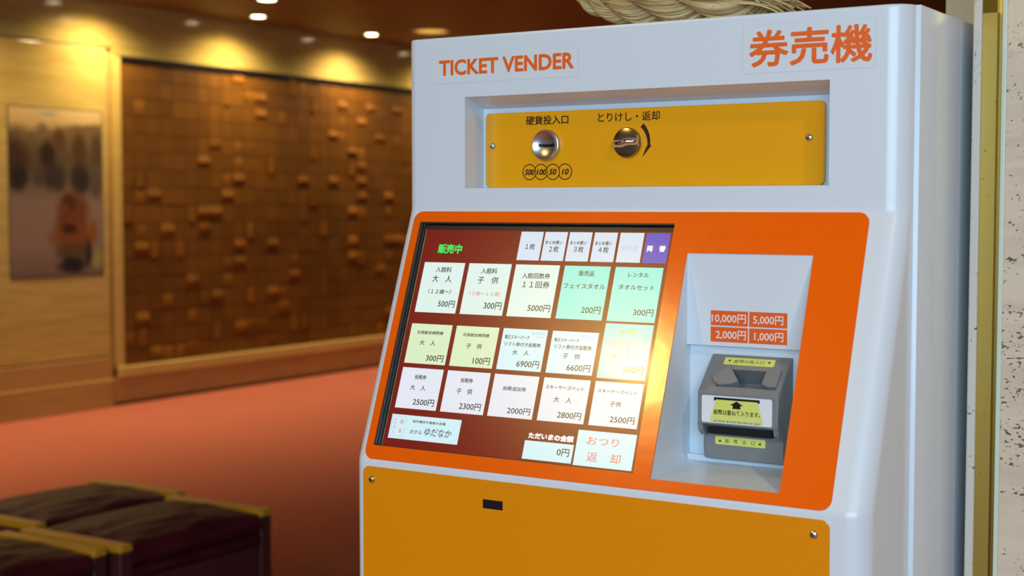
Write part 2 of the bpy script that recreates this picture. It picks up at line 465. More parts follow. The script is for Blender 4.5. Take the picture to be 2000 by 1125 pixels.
class MB:
    def __init__(s):
        s.v, s.f, s.mi, s.mats = [], [], [], []

    def m(s, name):
        if name not in s.mats:
            s.mats.append(name)
        return s.mats.index(name)

    def add(s, vs, fs, mn):
        k = len(s.v); i = s.m(mn)
        s.v += [Vector(v) for v in vs]
        for f in fs:
            s.f.append(tuple(k + j for j in f)); s.mi.append(i)
        return s

    def box(s, fr, a0, a1, b0, b1, c0, c1, mn):
        vs = [fr(a, b, c) for c in (c0, c1) for a, b in ((a0, b0), (a1, b0), (a1, b1), (a0, b1))]
        return s.add(vs, [(3, 2, 1, 0), (4, 5, 6, 7), (0, 1, 5, 4), (1, 2, 6, 5), (2, 3, 7, 6), (3, 0, 4, 7)], mn)

    def poly(s, fr, pts, c0, c1, mn, chamfer=0.0):
        n = len(pts)
        if sum(pts[i][0] * pts[(i + 1) % n][1] - pts[(i + 1) % n][0] * pts[i][1] for i in range(n)) < 0:
            pts = pts[::-1]
        if c1 == c0:
            return s.add([fr(a, b, c0) for a, b in pts], [tuple(range(n))], mn)
        rings = [[fr(a, b, c0) for a, b in pts]]
        if chamfer:
            cx = sum(p[0] for p in pts) / n; cy = sum(p[1] for p in pts) / n
            ins = []
            for i in range(n):
                p0, p1, p2 = (Vector(pts[(i + d) % n]) for d in (-1, 0, 1))
                e = ((p1 - p0).normalized() + (p2 - p1).normalized())
                nn = Vector((-e.y, e.x)).normalized()
                ins.append(p1 + nn * chamfer)
            rings += [[fr(a, b, c1 - chamfer) for a, b in pts], [fr(p.x, p.y, c1) for p in ins]]
        else:
            rings.append([fr(a, b, c1) for a, b in pts])
        vs = [q for r in rings for q in r]
        fs = [tuple(reversed(range(n)))]
        for k in range(len(rings) - 1):
            for i in range(n):
                j = (i + 1) % n
                fs.append((k * n + i, k * n + j, (k + 1) * n + j, (k + 1) * n + i))
        fs.append(tuple((len(rings) - 1) * n + i for i in range(n)))
        return s.add(vs, fs, mn)

    def rrect(s, fr, a0, a1, b0, b1, r, c0, c1, mn, chamfer=0.0, seg=6):
        pts = []
        for cx, cy, st in ((a1 - r, b1 - r, 0), (a0 + r, b1 - r, 90), (a0 + r, b0 + r, 180), (a1 - r, b0 + r, 270)):
            for k in range(seg + 1):
                th = R(st + 90 * k / seg)
                pts.append((cx + r * math.cos(th), cy + r * math.sin(th)))
        return s.poly(fr, pts, c0, c1, mn, chamfer)

    def ring(s, fr, ca, cb, r0, r1, c, mn, n=40):
        vs = []
        for k in range(n):
            th = 2 * math.pi * k / n
            vs += [fr(ca + r0 * math.cos(th), cb + r0 * math.sin(th), c), fr(ca + r1 * math.cos(th), cb + r1 * math.sin(th), c)]
        return s.add(vs, [(2 * k, 2 * k + 1, (2 * k + 3) % (2 * n), (2 * k + 2) % (2 * n)) for k in range(n)], mn)

    def lathe(s, fr, ca, cb, prof, mn, n=40):
        vs, fs = [], []
        for r, c in prof:
            for k in range(n):
                th = 2 * math.pi * k / n
                vs.append(fr(ca + r * math.cos(th), cb + r * math.sin(th), c))
        for i in range(len(prof) - 1):
            for k in range(n):
                j = (k + 1) % n
                fs.append((i * n + k, i * n + j, (i + 1) * n + j, (i + 1) * n + k))
        fs.append(tuple((len(prof) - 1) * n + k for k in range(n)))
        return s.add(vs, fs, mn)

    def text(s, fr, txt, cx, cy, w_, h_, c, mn, offset=0.0, shear=0.0):
        # offset: heavier strokes, in metres (the outline drawn round a small circle)
        vs, fs = glyph_mesh(txt, shear)
        w_ -= 2 * offset; h_ -= 2 * offset
        x0 = min(v[0] for v in vs); x1 = max(v[0] for v in vs); y0 = min(v[1] for v in vs); y1 = max(v[1] for v in vs)
        sx = w_ / (x1 - x0); sy = h_ / (y1 - y0)
        for k in range(10 if offset else 1):
            dx, dy = (offset * math.cos(k * math.pi / 5), offset * math.sin(k * math.pi / 5)) if offset else (0, 0)
            s.add([fr(cx + dx + (x - (x0 + x1) / 2) * sx, cy + dy + (y - (y0 + y1) / 2) * sy, c + k * 1e-6) for x, y in vs], fs, mn)
        return s

    def tube(s, pts, rad, mn, n=6):
        vs, fs = [], []
        for i, p in enumerate(pts):
            p = Vector(p); d = (Vector(pts[min(i + 1, len(pts) - 1)]) - Vector(pts[max(i - 1, 0)])).normalized()
            a = d.cross(Vector((0.3, 0.2, 1))).normalized(); b2 = d.cross(a)
            r = rad[i] if isinstance(rad, (list, tuple)) else rad
            for k in range(n):
                th = 2 * math.pi * k / n
                vs.append(p + a * (r * math.cos(th)) + b2 * (r * math.sin(th)))
        for i in range(len(pts) - 1):
            for k in range(n):
                j = (k + 1) % n
                fs.append((i * n + k, i * n + j, (i + 1) * n + j, (i + 1) * n + k))
        fs.append(tuple(reversed(range(n)))); fs.append(tuple((len(pts) - 1) * n + k for k in range(n)))
        return s.add(vs, fs, mn)

    def mesh(s, name, smooth=30):
        me = bpy.data.meshes.new(name)
        me.from_pydata([tuple(v) for v in s.v], [], s.f)
        for x in s.mats:
            me.materials.append(M[x])
        me.polygons.foreach_set('material_index', s.mi)
        me.update()
        if smooth:
            finish(me, smooth)
        return me

    def build(s, name, parent=None, smooth=30):
        return link(name, s.mesh(name, smooth), parent)


def finish(me, ang):
    me.polygons.foreach_set('use_smooth', [True] * len(me.polygons))
    me.set_sharp_from_angle(angle=R(ang))


def link(name, me, parent=None):
    o = bpy.data.objects.new(name, me); C.objects.link(o)
    if parent:
        o.parent = parent
        o.matrix_parent_inverse = world_of(parent).inverted()
    return o


def world_of(o):
    mw = Matrix.LocRotScale(o.location, o.rotation_euler, o.scale)
    if o.parent:
        return world_of(o.parent) @ o.matrix_parent_inverse @ mw
    return mw


def tag(o, label=None, cat=None, group=None, kind=None):
    for k, v in (('label', label), ('category', cat), ('group', group), ('kind', kind)):
        if v:
            o[k] = v
    return o


def thing(name, loc, label, cat, group=None):
    o = bpy.data.objects.new(name, None); C.objects.link(o)
    o.location = loc; o.empty_display_size = 0.1
    return tag(o, label, cat, group)


def subtract(me, cutters, name, ang=8, weighted=True):
    """cut the closed cutter meshes out of the closed mesh me"""
    o = bpy.data.objects.new(name, me); C.objects.link(o)
    tmp = []
    for cme in cutters:
        k = bpy.data.objects.new('cutter', cme); C.objects.link(k); tmp.append(k)
        md = o.modifiers.new('cut', 'BOOLEAN'); md.operation = 'DIFFERENCE'; md.solver = 'EXACT'; md.object = k
    bpy.context.view_layer.update()
    dg = bpy.context.evaluated_depsgraph_get()
    out = bpy.data.meshes.new_from_object(o.evaluated_get(dg)); out.name = name
    for k in [o] + tmp:
        bpy.data.objects.remove(k)
    finish(out, ang)
    return out


def weigh(o):
    md = o.modifiers.new('weighted_normals', 'WEIGHTED_NORMAL'); md.keep_sharp = True; md.weight = 90
    return o


def bevel(o, width, seg=3, ang=30):
    md = o.modifiers.new('bevel', 'BEVEL'); md.width = width; md.segments = seg
    md.limit_method = 'ANGLE'; md.angle_limit = R(ang); md.harden_normals = False
    return o


def copy_tree(o, parent=None):
    c = o.copy(); C.objects.link(c)
    if parent:
        c.parent = parent
    for ch in list(o.children):
        copy_tree(ch, c)
    return c


def slab(name, x0, x1, y0, y1, z0, z1, mn, label=None, bev=0.0):
    o = MB().box(WORLD, x0, x1, y0, y1, z0, z1, mn).build(name, None, 30)
    o['kind'] = 'structure'
    if bev:
        bevel(o, bev)
    return o


# ------------------------------------------------------------------ the room
slab('floor', -7.8, 4.0, -4.0, 14.2, -0.1, 0.0, 'carpet')
slab('ceiling', -7.8, 4.0, -4.0, 14.2, ZC, ZC + 0.2, 'ceiling')
slab('wall_left', WX - 0.2, WX, -4.0, 14.2, 0.0, ZC, 'gold_wall')
slab('wall_far', WX, -0.3, 14.0, 14.2, 0.0, ZC, 'gold_wall')
slab('wall_back', -0.588, 4.0, 2.03, 2.25, 0.0, ZC, 'cream_wall')
slab('trim_1', WX, PX + 0.022, 6.935, 7.0, 0.19, 2.355, 'frame_wood', bev=0.006)    # upright of the panel frame
slab('trim_2', WX, PX + 0.045, 6.935, 14.0, 0.19, 0.262, 'frame_wood', bev=0.006)   # bottom rail of the panel frame
slab('baseboard_left', WX, PX + 0.02, 6.90, 14.0, 0.0, 0.19, 'base_wood')
slab('trim_3', PX + 0.02, PX + 0.026, 6.90, 14.0, 0.0, 0.022, 'groove')
slab('trim_4', WX, PX + 0.01, -4.0, 6.885, 0.345, 2.40, 'gold_wall', bev=0.008)     # board behind the poster
slab('trim_5', WX, PX + 0.02, -4.0, 6.885, 0.19, 0.335, 'base_wood', bev=0.006)
slab('trim_6', WX, PX + 0.035, -4.0, 6.885, 0.0, 0.19, 'base_wood', bev=0.006)
slab('trim_7', WX, PX - 0.012, 6.885, 6.935, 0.0, 2.40, 'base_wood')
slab('shadow_strip', WX, PX + 0.010, 7.0, 14.0, 2.326, 2.368, 'black')                   # black strip painted in for the shadow line over the panel
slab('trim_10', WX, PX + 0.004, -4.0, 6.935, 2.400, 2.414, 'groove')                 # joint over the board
slab('trim_9', WX, PX - 0.006, 7.0, 14.0, 0.262, 2.334, 'groove')                   # backing of the tiles

# dark tiled panel in the left wall
mb = MB()
FW = Frame((PX - 0.004, 0, 0), (0, 1, 0), (0, 0, 1))
y0, z0, pw, ph = 7.0, 0.262, 0.122, 0.1219
rnd = random.Random(11)
cols, rows = 57, 17
cells = {}
for i in range(cols):
    for j in range(rows):
        a0, b0 = y0 + i * pw, z0 + j * ph
        g = 0.0022
        kind = rnd.random()
        h = 0.004 + rnd.uniform(-0.0015, 0.0015)
        a0_, a1_, b0_, b1_ = a0 + g, a0 + pw - g, b0 + g, b0 + ph - g
        if kind < 0.79:
            mb.box(FW, a0_, a1_, b0_, b1_, 0, h, 'veneer')
        elif kind < 0.89:      # wedge: the upper edge stands out
            mb.box(FW, a0_, a1_, b0_, b1_, 0, h, 'veneer')
            q = [FW(a0_, b0_ + ph * .25, h), FW(a1_, b0_ + ph * .25, h), FW(a1_, b1_ - ph * .45, 0.016), FW(a0_, b1_ - ph * .45, 0.016), FW(a0_, b1_, h), FW(a1_, b1_, h)]
            mb.add(q, [(0, 1, 2, 3), (3, 2, 5, 4), (0, 3, 4), (1, 5, 2)], 'copper')
        elif kind < 0.965:      # star: four-sided pyramid
            mb.box(FW, a0_, a1_, b0_, b1_, 0, h, 'veneer')
            q = [FW(a0_ + .012, b0_ + .012, h), FW(a1_ - .012, b0_ + .012, h), FW(a1_ - .012, b1_ - .012, h), FW(a0_ + .012, b1_ - .012, h), FW((a0_ + a1_) / 2, (b0_ + b1_) / 2 + .012, 0.017)]
            mb.add(q, [(0, 1, 4), (1, 2, 4), (2, 3, 4), (3, 0, 4)], 'copper')
        else:                  # upright ridge
            mb.box(FW, a0_, a1_, b0_, b1_, 0, h, 'veneer')
            q = [FW(a0_ + .02, b0_, h), FW(a0_ + .06, b0_, .02), FW(a1_ - .02, b0_, h), FW(a0_ + .02, b1_, h), FW(a0_ + .06, b1_, .026), FW(a1_ - .02, b1_, h)]
            mb.add(q, [(0, 1, 4, 3), (1, 2, 5, 4), (0, 2, 1), (3, 4, 5)], 'copper')
mb.box(FW, y0, y0 + cols * pw, z0, z0 + rows * ph, -0.002, 0.0008, 'groove')
tag(mb.build('decorative_panel'), 'large dark brown panel of square tiles with scattered raised copper ones, on the golden wall', 'wall panel')

# poster
po = thing('poster', (PX + 0.0102, 6.072, 0.897), 'unframed tall poster of blurry monkeys in water hung on the golden left wall', 'poster')
me = MB().box(WORLD, 0.001, 0.0045, 0.008, 0.755, 0.0 + 0.008, 1.077, 'poster')
pm = me.mesh('picture')
pic = link('picture', pm, po)
pm.transform(Matrix.Translation((0, 0, -1.085)))
pic.matrix_parent_inverse = Matrix(); pic.location = (0, 0, 1.085)
bk = MB().box(WORLD, 0.0, 0.0025, 0.0, 0.763, 0.0, 1.085, 'poster_edge').build('backing')
bk.parent = po

# lights in the ceiling
def downlight(x, y, z, r, glow, label, group, n=24):
    th_ = thing('ceiling_light', (x, y, z), label, 'ceiling light', group)
    fr = Frame((0, 0, 0), (1, 0, 0), (0, -1, 0))
    a = MB().lathe(fr, 0, 0, [(r * 0.99, 0.0), (r * 1.25, 0.002), (r * 1.25, 0.005), (r * 0.99, 0.007), (r * 0.97, 0.001)], 'lamp_ring', n).build('rim')
    b_ = MB().lathe(fr, 0, 0, [(r * 0.98, 0.001), (r * 0.7, 0.004), (r * 0.3, 0.005)], glow, n).build('lamp')
    a.parent = th_; b_.parent = th_
    return th_


downlight(-6.68, 7.46, ZC, 0.062, 'lamp_on', 'bright round ceiling light cut by the top edge, farther from the wall than its neighbours', 'bright ceiling lights')
row_y = (2.75, 4.10, 5.45, 6.79, 8.09, 9.42, 10.74, 12.06)
row_l = {8.09: 'bright round ceiling light close to the wall above the tile panel', 9.42: 'bright round ceiling light nearest the top corner of the ticket machine'}
for y in row_y:
    if y in row_l or 6 < y < 11:
        downlight(-7.33, y, ZC, 0.054, 'lamp_on', row_l.get(y, 'round ceiling light mirrored dimly in the golden wall above the poster' if y < 7 else 'round ceiling light mirrored dimly in the golden wall beside the machine top'), 'bright ceiling lights')
    spot('wall_lamp', (-7.33, y, ZC - 0.015), (-7.33, y, 0), 112, (1.0, 0.77, 0.40) if y != 9.42 else (1.0, 0.76, 0.46), 156, 1.0, 0.045)
downlight(-6.80, 9.50, ZC, 0.13, 'lamp_gold', 'golden glowing recess in the brown ceiling just above the machine corner', 'golden ceiling lights')
for x, y, e in [(-6.68, 7.46, 24), (-6.5, 5.2, 24), (-6.4, 9.8, 24), (-6.5, 11.6, 24), (-5.3, 9.6, 60), (-5.2, 7.4, 66)]:
    spot('down_spot', (x, y, ZC - 0.02), (x - 0.12, y, 0), e, (1.0, 0.76, 0.48), 100, 0.8, 0.05)
spot('side_fill', (0.75, 0.35, ZC - 0.02), (0.45, 0.9, 0), 56, (1.0, 0.70, 0.38), 120, 0.7, 0.06)  # added warm fill, no real lamp, for the machine side and the pier
spot('cream_wall_fill', (-1.5, 1.35, ZC - 0.02), (-0.57, 2.03, 1.7), 14, (1.0, 0.80, 0.52), 70, 0.6, 0.05)  # unseen spot added to brighten the cream wall
# lamps over the aisle beside the camera (seen mirrored in the screen)
for x, y in [(-2.18, -0.99)]:
    downlight(x, y, ZC, 0.085, 'lamp_on', 'round ceiling light in front of the machine, mirrored as glare on its screen', 'aisle ceiling lights')
    d = bpy.data.lights.new('aisle_lamp', 'AREA'); d.shape = 'DISK'; d.size = 0.16; d.energy = 34; d.color = (1.0, 0.66, 0.17)
    o = bpy.data.objects.new('aisle_lamp', d); C.objects.link(o); o.location = (x, y, ZC - 0.012)

# stone pier beside the machine with its brass strip
slab('wall_right', -0.3910, 4.0, 1.5716, 2.03, 0.0, ZC, 'travertine')
slab('trim_11', -0.4267, -0.4173, 1.5716, 2.03, 0.0, ZC, 'pale_stone', bev=0.002)
o = slab('trim_12', -0.4173, -0.4021, 1.5745, 2.03, 0.0, 1.552, 'brass')
o = slab('trim_13', -0.4021, -0.3959, 1.5842, 2.03, 0.0, ZC, 'brass')
o = slab('trim_14', -0.4173, -0.4021, 1.5735, 2.03, 1.552, ZC, 'brass_polished')
slab('trim_15', -0.3959, -0.3910, 1.5696, 2.03, 0.0, ZC, 'pale_edge', bev=0.001)

# ------------------------------------------------------------------ the ticket machine
TM = thing('ticket_machine', (-0.7475, 1.6, 0.0), 'white ticket vending machine with orange touch-screen panel and yellow lower panel', 'ticket machine')
YT, YL = 1.42, 1.3158                       # upper and lower front planes
TH = R(20)
FS = Frame((0, YT, 1.346), (1, 0, 0), (0, math.sin(TH), math.cos(TH)))      # sloped face, b runs up the slope
FF = Frame((0, YT, 0), (1, 0, 0), (0, 0, 1))                                  # upper front
FL = Frame((0, YL, 0), (1, 0, 0), (0, 0, 1))                                  # lower front
FC = Frame((0, 1.453, 0), (1, 0, 0), (0, 0, 1))                               # coin panel face
SIDE = Frame((0, 0, 0), (0, 1, 0), (0, 0, 1))                                 # a = y, b = z, c = +x
XLm, XRm = -1.052, -0.4472


def door_rings():
    prof = []
    zf, yf = 1.346 - 0.303 * math.cos(TH), YL
    prof.append((YL, 0.03)); prof.append((YL, zf - 0.004))
    for k in range(1, 6):                    # lower fold
        s_ = k / 6; prof.append((YL + 0.0007 * s_ * s_ * 2, zf - 0.004 + 0.008 * s_))
    prof.append((YL + math.sin(TH) * 0.004 + 0.0002, zf + 0.004))
    prof.append((YT - math.sin(TH) * 0.005 - 0.0001, 1.346 - 0.005))
    for k in range(1, 6):                    # upper fold
        s_ = k / 6; prof.append((YT - 0.00165 * (1 - s_) * (1 - s_), 1.346 - 0.005 + 0.010 * s_))
    prof.append((YT, 1.352)); prof.append((YT, 1.5447))
    for k in range(1, 5):
        a_ = R(90 * k / 4); prof.append((YT + 0.003 * (1 - math.cos(a_)), 1.5447 + 0.003 * math.sin(a_)))
    rl, rr, yb, seg = 0.014, 0.0225, 1.4434, 12
    vs, n = [], None
    for (yf_, z) in prof:
        ring = [(XLm, yb)]
        for k in range(seg + 1):
            a_ = R(180 + 90 * k / seg); ring.append((XLm + rl + rl * math.cos(a_), yf_ + rl + rl * math.sin(a_)))
        for k in range(seg + 1):
            a_ = R(270 + 90 * k / seg); ring.append((XRm - rr + rr * math.cos(a_), yf_ + rr + rr * math.sin(a_)))
        ring.append((XRm, yb))
        n = len(ring)
        vs += [(x, y, z) for x, y in ring]
    mb = MB(); fs = []
    for i in range(len(prof) - 1):
        for k in range(n):
            j = (k + 1) % n
            fs.append((i * n + k, i * n + j, (i + 1) * n + j, (i + 1) * n + k))
    fs.append(tuple(reversed(range(n)))); fs.append(tuple((len(prof) - 1) * n + k for k in range(n)))
    mb.add(vs, fs, 'white')
    return mb.mesh('front_door', 0)


coin_cut = lambda: MB().poly(SIDE, [(1.37, 1.3712), (1.37, 1.4918), (1.4200, 1.4769), (1.4600, 1.4650), (1.4600, 1.3726), (1.4200, 1.3712)], -0.9685, -0.5262, 'white').mesh('cut', 0)
bill_poly = [(1.4036, 1.3009), (1.4036, 1.205), (1.4120, 1.205), (1.4120, 1.083), (1.3211, 1.0741), (1.2711, 1.0923), (1.3536, 1.3191)]
bill_cut = lambda: MB().poly(SIDE, bill_poly, -0.674, -0.5347, 'white').mesh('cut', 0)
screen_cut = lambda: MB().box(FS, -1.0283, -0.694, -0.2855, -0.0155, -0.010, 0.05, 'white').mesh('cut', 0)
door = weigh(link('front_door', subtract(door_rings(), [coin_cut(), bill_cut(), screen_cut()], 'front_door'), TM))
cab = MB().box(WORLD, XLm - 0.002, -0.4422, 1.4436, 1.985, 0.0, 1.548, 'white').mesh('cabinet', 0)
bm = bmesh.new(); bm.from_mesh(cab)
bmesh.ops.bevel(bm, geom=list(bm.edges), offset=0.0012, segments=3, affect='EDGES', profile=0.5)
bm.to_mesh(cab); bm.free()
cab = link('cabinet', subtract(cab, [coin_cut()], 'cabinet', 30), TM)

# back wall of the bill recess is part of the door; the step ledge at its foot
MB().box(WORLD, -0.6738, -0.5349, 1.406, 1.412, 1.0815, 1.0885, 'plastic').build('recess_ledge', TM)

# clear name stickers
for (x0, x1, z0_, z1_, txt, cx, cz, w_, h_, off) in ((-1.0150, -0.8160, 1.4935, 1.5295, 'TICKET VENDER', -0.91348, 1.5117, 0.1826, 0.0185, 0.0008),
                                                     (-0.6210, -0.4790, 1.4865, 1.5365, '券売機', -0.5481, 1.5116, 0.1306, 0.0380, 0.0009)):
    mb = MB().rrect(FF, x0, x1, z0_, z1_, 0.001, 0.0, 0.00015, 'film_edge', seg=2)
    mb.rrect(FF, x0 + .0005, x1 - .0005, z0_ + .0005, z1_ - .0005, 0.001, 0.00016, 0.00022, 'film', seg=2)
    mb.text(FF, txt, cx, cz, w_, h_, 0.00035, 'red_print', off)
    tag(mb.build('name_sticker', TM, 0), 'clear sticker reading ' + ('TICKET VENDER in orange capitals' if off < .001 else 'three large orange characters'))


def screw(fr, a, b, parent, r=0.0036):
    mb = MB().lathe(fr, a, b, [(r * 1.15, 0.0), (r * 1.1, 0.0006), (r, 0.0010), (r * 0.85, 0.0019), (r * 0.5, 0.0025), (r * 0.15, 0.0027)], 'steel', 20)
    mb.box(fr, a - r * .5, a + r * .5, b - r * .1, b + r * .1, 0.0022, 0.0028, 'black')
    mb.box(fr, a - r * .1, a + r * .1, b - r * .5, b + r * .5, 0.0022, 0.00282, 'black')
    return mb.build('screw', parent)


# coin panel
mb = MB().rrect(FC, -0.9615, -0.5437, 1.3722, 1.4592, 0.006, -0.0045, 0.0, 'yellow', 0.0006)
mb.text(FC, '硬貨投入口', -0.87668, 1.44908, 0.0570, 0.0105, 0.0002, 'ink', 0.00022)
mb.text(FC, 'とりけし・返却', -0.77115, 1.44973, 0.0776, 0.0105, 0.0002, 'ink', 0.00016)
for i, (cx, txt, tx, tw) in enumerate(((-0.9004, '500', -0.9000, 0.0137), (-0.8848, '100', -0.8840, 0.0131), (-0.8688, '50', -0.8690, 0.0102), (-0.8526, '10', -0.8523, 0.0095))):
    # a circle overlapped by its right-hand neighbour is drawn as an open arc
    r0, r1, n = 0.0083, 0.00935, 48
    vs, fs = [], []
    for k in range(n + 1):
        th_ = 2 * math.pi * k / n
        vs += [FC(cx + r0 * math.cos(th_), 1.3897 + r0 * math.sin(th_), 0.0002), FC(cx + r1 * math.cos(th_), 1.3897 + r1 * math.sin(th_), 0.0002)]
    for k in range(n):
        th_ = 2 * math.pi * (k + .5) / n
        px, py = cx + 0.0088 * math.cos(th_), 0.0088 * math.sin(th_)
        if i > 0 and (px - (cx - 0.0158)) ** 2 + py ** 2 < 0.0088 ** 2:
            continue
        fs.append((2 * k, 2 * k + 1, 2 * k + 3, 2 * k + 2))
    mb.add(vs, fs, 'ink')
    mb.text(FC, txt, tx, 1.3896, tw, 0.0070, 0.00022, 'ink', 0.0003, 0.25)
# curved turning arrow
cx, cz, pts_o, pts_i = -0.7726, 1.4200, [], []
for k in range(13):
    a_ = R(47 - 52 * k / 12)
    wd = 0.0030 - 0.0012 * k / 12
    pts_o.append((cx + (0.0270 + wd * .9) * math.cos(a_), cz + (0.0270 + wd * .9) * math.sin(a_)))
    pts_i.append((cx + (0.0270 - wd * .9) * math.cos(a_), cz + (0.0270 - wd * .9) * math.sin(a_)))
arr = pts_o + [(-0.7424, 1.4176), (-0.7538, 1.4048), (-0.7485, 1.4172)] + pts_i[::-1]
for k in range(12):
    mb.add([FC(*pts_o[k], 0.0002), FC(*pts_o[k + 1], 0.0002), FC(*pts_i[k + 1], 0.0002), FC(*pts_i[k], 0.0002)], [(3, 2, 1, 0)], 'ink')
mb.add([FC(*p_, 0.0002) for p_ in (pts_i[-1], (-0.7500, 1.4130), (-0.7538, 1.4040), (-0.7420, 1.4176), pts_o[-1])], [(0, 1, 2, 3, 4)], 'ink')
coin_panel = tag(mb.build('coin_panel', TM), 'yellow recessed coin panel')
screw(FC, -0.9515, 1.4208, coin_panel); screw(FC, -0.5600, 1.4212, coin_panel)
# coin slot: polished ring round a dished plate with a level slit
cs = MB().lathe(FC, -0.87664, 1.42037, [(0.0182, 0.0), (0.0182, 0.0030), (0.0175, 0.0046), (0.0166, 0.0050), (0.0158, 0.0044), (0.0120, 0.0026), (0.0070, 0.0014), (0.0030, 0.0010), (0.0006, 0.0009)], 'steel', 48)
pts = []
for k in range(9):
    u_ = -1 + 2 * k / 8; pts.append((-0.8764 + 0.0100 * u_, 1.4208 - 0.0008 * (1 - u_ * u_) + 0.0014))
pts += [(x, y - 0.0034) for x, y in pts[::-1]]
vs = [FC(x, y, 0.0010 + 14.0 * ((x + 0.87664) ** 2 + (y - 1.42037) ** 2) + 0.0004) for x, y in pts]
cs.add(vs, [(k, k + 1, 16 - k, 17 - k)[::-1] for k in range(8)], 'black')
tag(cs.build('coin_slot', TM), 'dished chrome coin slot')
# return knob: disc with a twisted grip blade
kn = tag(MB().lathe(FC, -0.7714, 1.4208, [(0.0168, 0.0), (0.0168, 0.0035), (0.0160, 0.0050), (0.0155, 0.0052), (0.004, 0.0052)], 'dark_chrome', 48).build('return_knob', TM), 'chrome cancel knob')
mb = MB(); vs, fs, n = [], [], 12
for k in range(13):
    u_ = k / 12
    a0_ = -0.0165 + 0.033 * u_
    hh = 0.0036 + 0.0016 * math.sin(math.pi * u_) ; top = 0.0052 + 0.0105 * math.sin(math.pi * min(1, (u_ * 0.96 + 0.04))) ** 0.5
    zc_ = 1.4208 - 0.0022 + 0.0040 * u_ + 0.0006 * math.sin(4 * math.pi * u_)
    for q in ((-1.0, 0.0), (-0.9, 0.6), (-0.45, 0.97), (0.0, 1.0), (0.45, 0.97), (0.9, 0.6), (1.0, 0.0)):
        vs.append(FC(-0.7714 + a0_, zc_ + hh * q[0], 0.0050 + (top - 0.0050) * q[1]))
for k in range(12):
    for q in range(6):
        fs.append((k * 7 + q, (k + 1) * 7 + q, (k + 1) * 7 + q + 1, k * 7 + q + 1))
fs += [tuple(range(7)), tuple(reversed(range(84, 91)))]
mb.add(vs, [f[::-1] for f in fs], 'chrome'); mb.build('grip', kn, 60)

# orange surround of the touch screen and bill slot
pl = MB().rrect(FS, -1.0385, -0.4822, -0.3016, -0.0022, 0.0115, 0.0, 0.0014, 'orange', 0.0004, 8).mesh('p', 0)
cut1 = MB().box(FS, -1.0283, -0.694, -0.2855, -0.0155, -0.01, 0.02, 'orange').mesh('c', 0)
cut2 = MB().poly(Frame((0, 0, 0), (0, 1, 0), (0, 0, 1)), bill_poly, -0.674, -0.5347, 'orange').mesh('c', 0)
cut2 = MB().box(FS, -0.674, -0.5347, -0.2893, -0.0480, -0.01, 0.02, 'orange').mesh('c', 0)
sur = subtract(pl, [cut1, cut2], 'touch_panel_surround', 30)
mb = MB().text(FS, '紙幣投入・取り出し口', -0.6037, -0.0278, 0.1000, 0.0112, 0.0016, 'pink_ink', 0.0001)
bm = bmesh.new(); bm.from_mesh(sur)
tmp = mb.mesh('x', 0); tmp.polygons.foreach_set('material_index', [1] * len(tmp.polygons)); bm.from_mesh(tmp)
bm.to_mesh(sur); bm.free(); sur.materials.clear(); sur.materials.append(M['orange']); sur.materials.append(M['pink_ink'])
finish(sur, 30)
tag(link('touch_panel_surround', sur, TM), 'glossy orange surround')

# touch screen
IMG = -0.0066
scr_mb = MB().box(FS, -1.0215, -0.6955, -0.2838, -0.0222, IMG - 0.002, IMG, 's_red')
tiles = {}
for i, (x0, x1) in enumerate(((-0.8889, -0.8595), (-0.8570, -0.8280), (-0.8252, -0.7965), (-0.7933, -0.7647), (-0.7613, -0.7322), (-0.7293, -0.7008))):
    tiles['n%d' % (i + 1)] = (x0, x1, 0.0239, 0.0578, 's_purple' if i == 5 else 's_pale')
for r_, (t0, t1) in (('a', (0.0630, 0.1240)), ('b', (0.1380, 0.1854)), ('c', (0.1907, 0.2386))):
    for i in range(5):
        x0 = (-1.0150, -0.9516, -0.8880, -0.8238, -0.7600)[i]; x1 = (-0.9577, -0.8938, -0.8303, -0.7662, -0.7025)[i]
        if r_ == 'a':
            mn = ('s_mint', 's_mint', 's_mint', 's_teal', 's_teal')[i]
        elif r_ == 'b':
            mn = ('s_cream', 's_cream', 's_sky', 's_sky', 's_teal')[i]
        else:
            mn = 's_white'
        if r_ == 'b' and i == 4:
            t0, t1 = 0.1266, 0.1870
        tiles['%s%d' % (r_, i + 1)] = (x0, x1, t0, t1, mn)
tiles['logo'] = (-1.0161, -0.9200, 0.2463, 0.2743, 's_sky')
tiles['amt'] = (-0.8337, -0.7728, 0.2614, 0.2816, 's_sky')
tiles['ret'] = (-0.7702, -0.7007, 0.2446, 0.2825, 's_sky')
tname = {'n': 'quantity_button', 'a': 'ticket_button', 'b': 'ticket_button', 'c': 'ticket_button'}
for key, txt, (cx, ct, w_, h_), ink in TEXTS:
    if key == 'scr':
        scr_mb.text(FS, txt, cx, -ct, w_, h_, IMG + 0.0003, 's_' + ink, 0.00045)
screen = tag(scr_mb.build('touch_screen', TM, 0), 'lit dark red touch screen')
lab = {'n5': 'greyed-out button', 'n6': 'purple button', 'a4': 'turquoise button', 'a5': 'turquoise button', 'b5': 'turquoise button', 'b1': 'pale green button', 'b2': 'pale green button'}
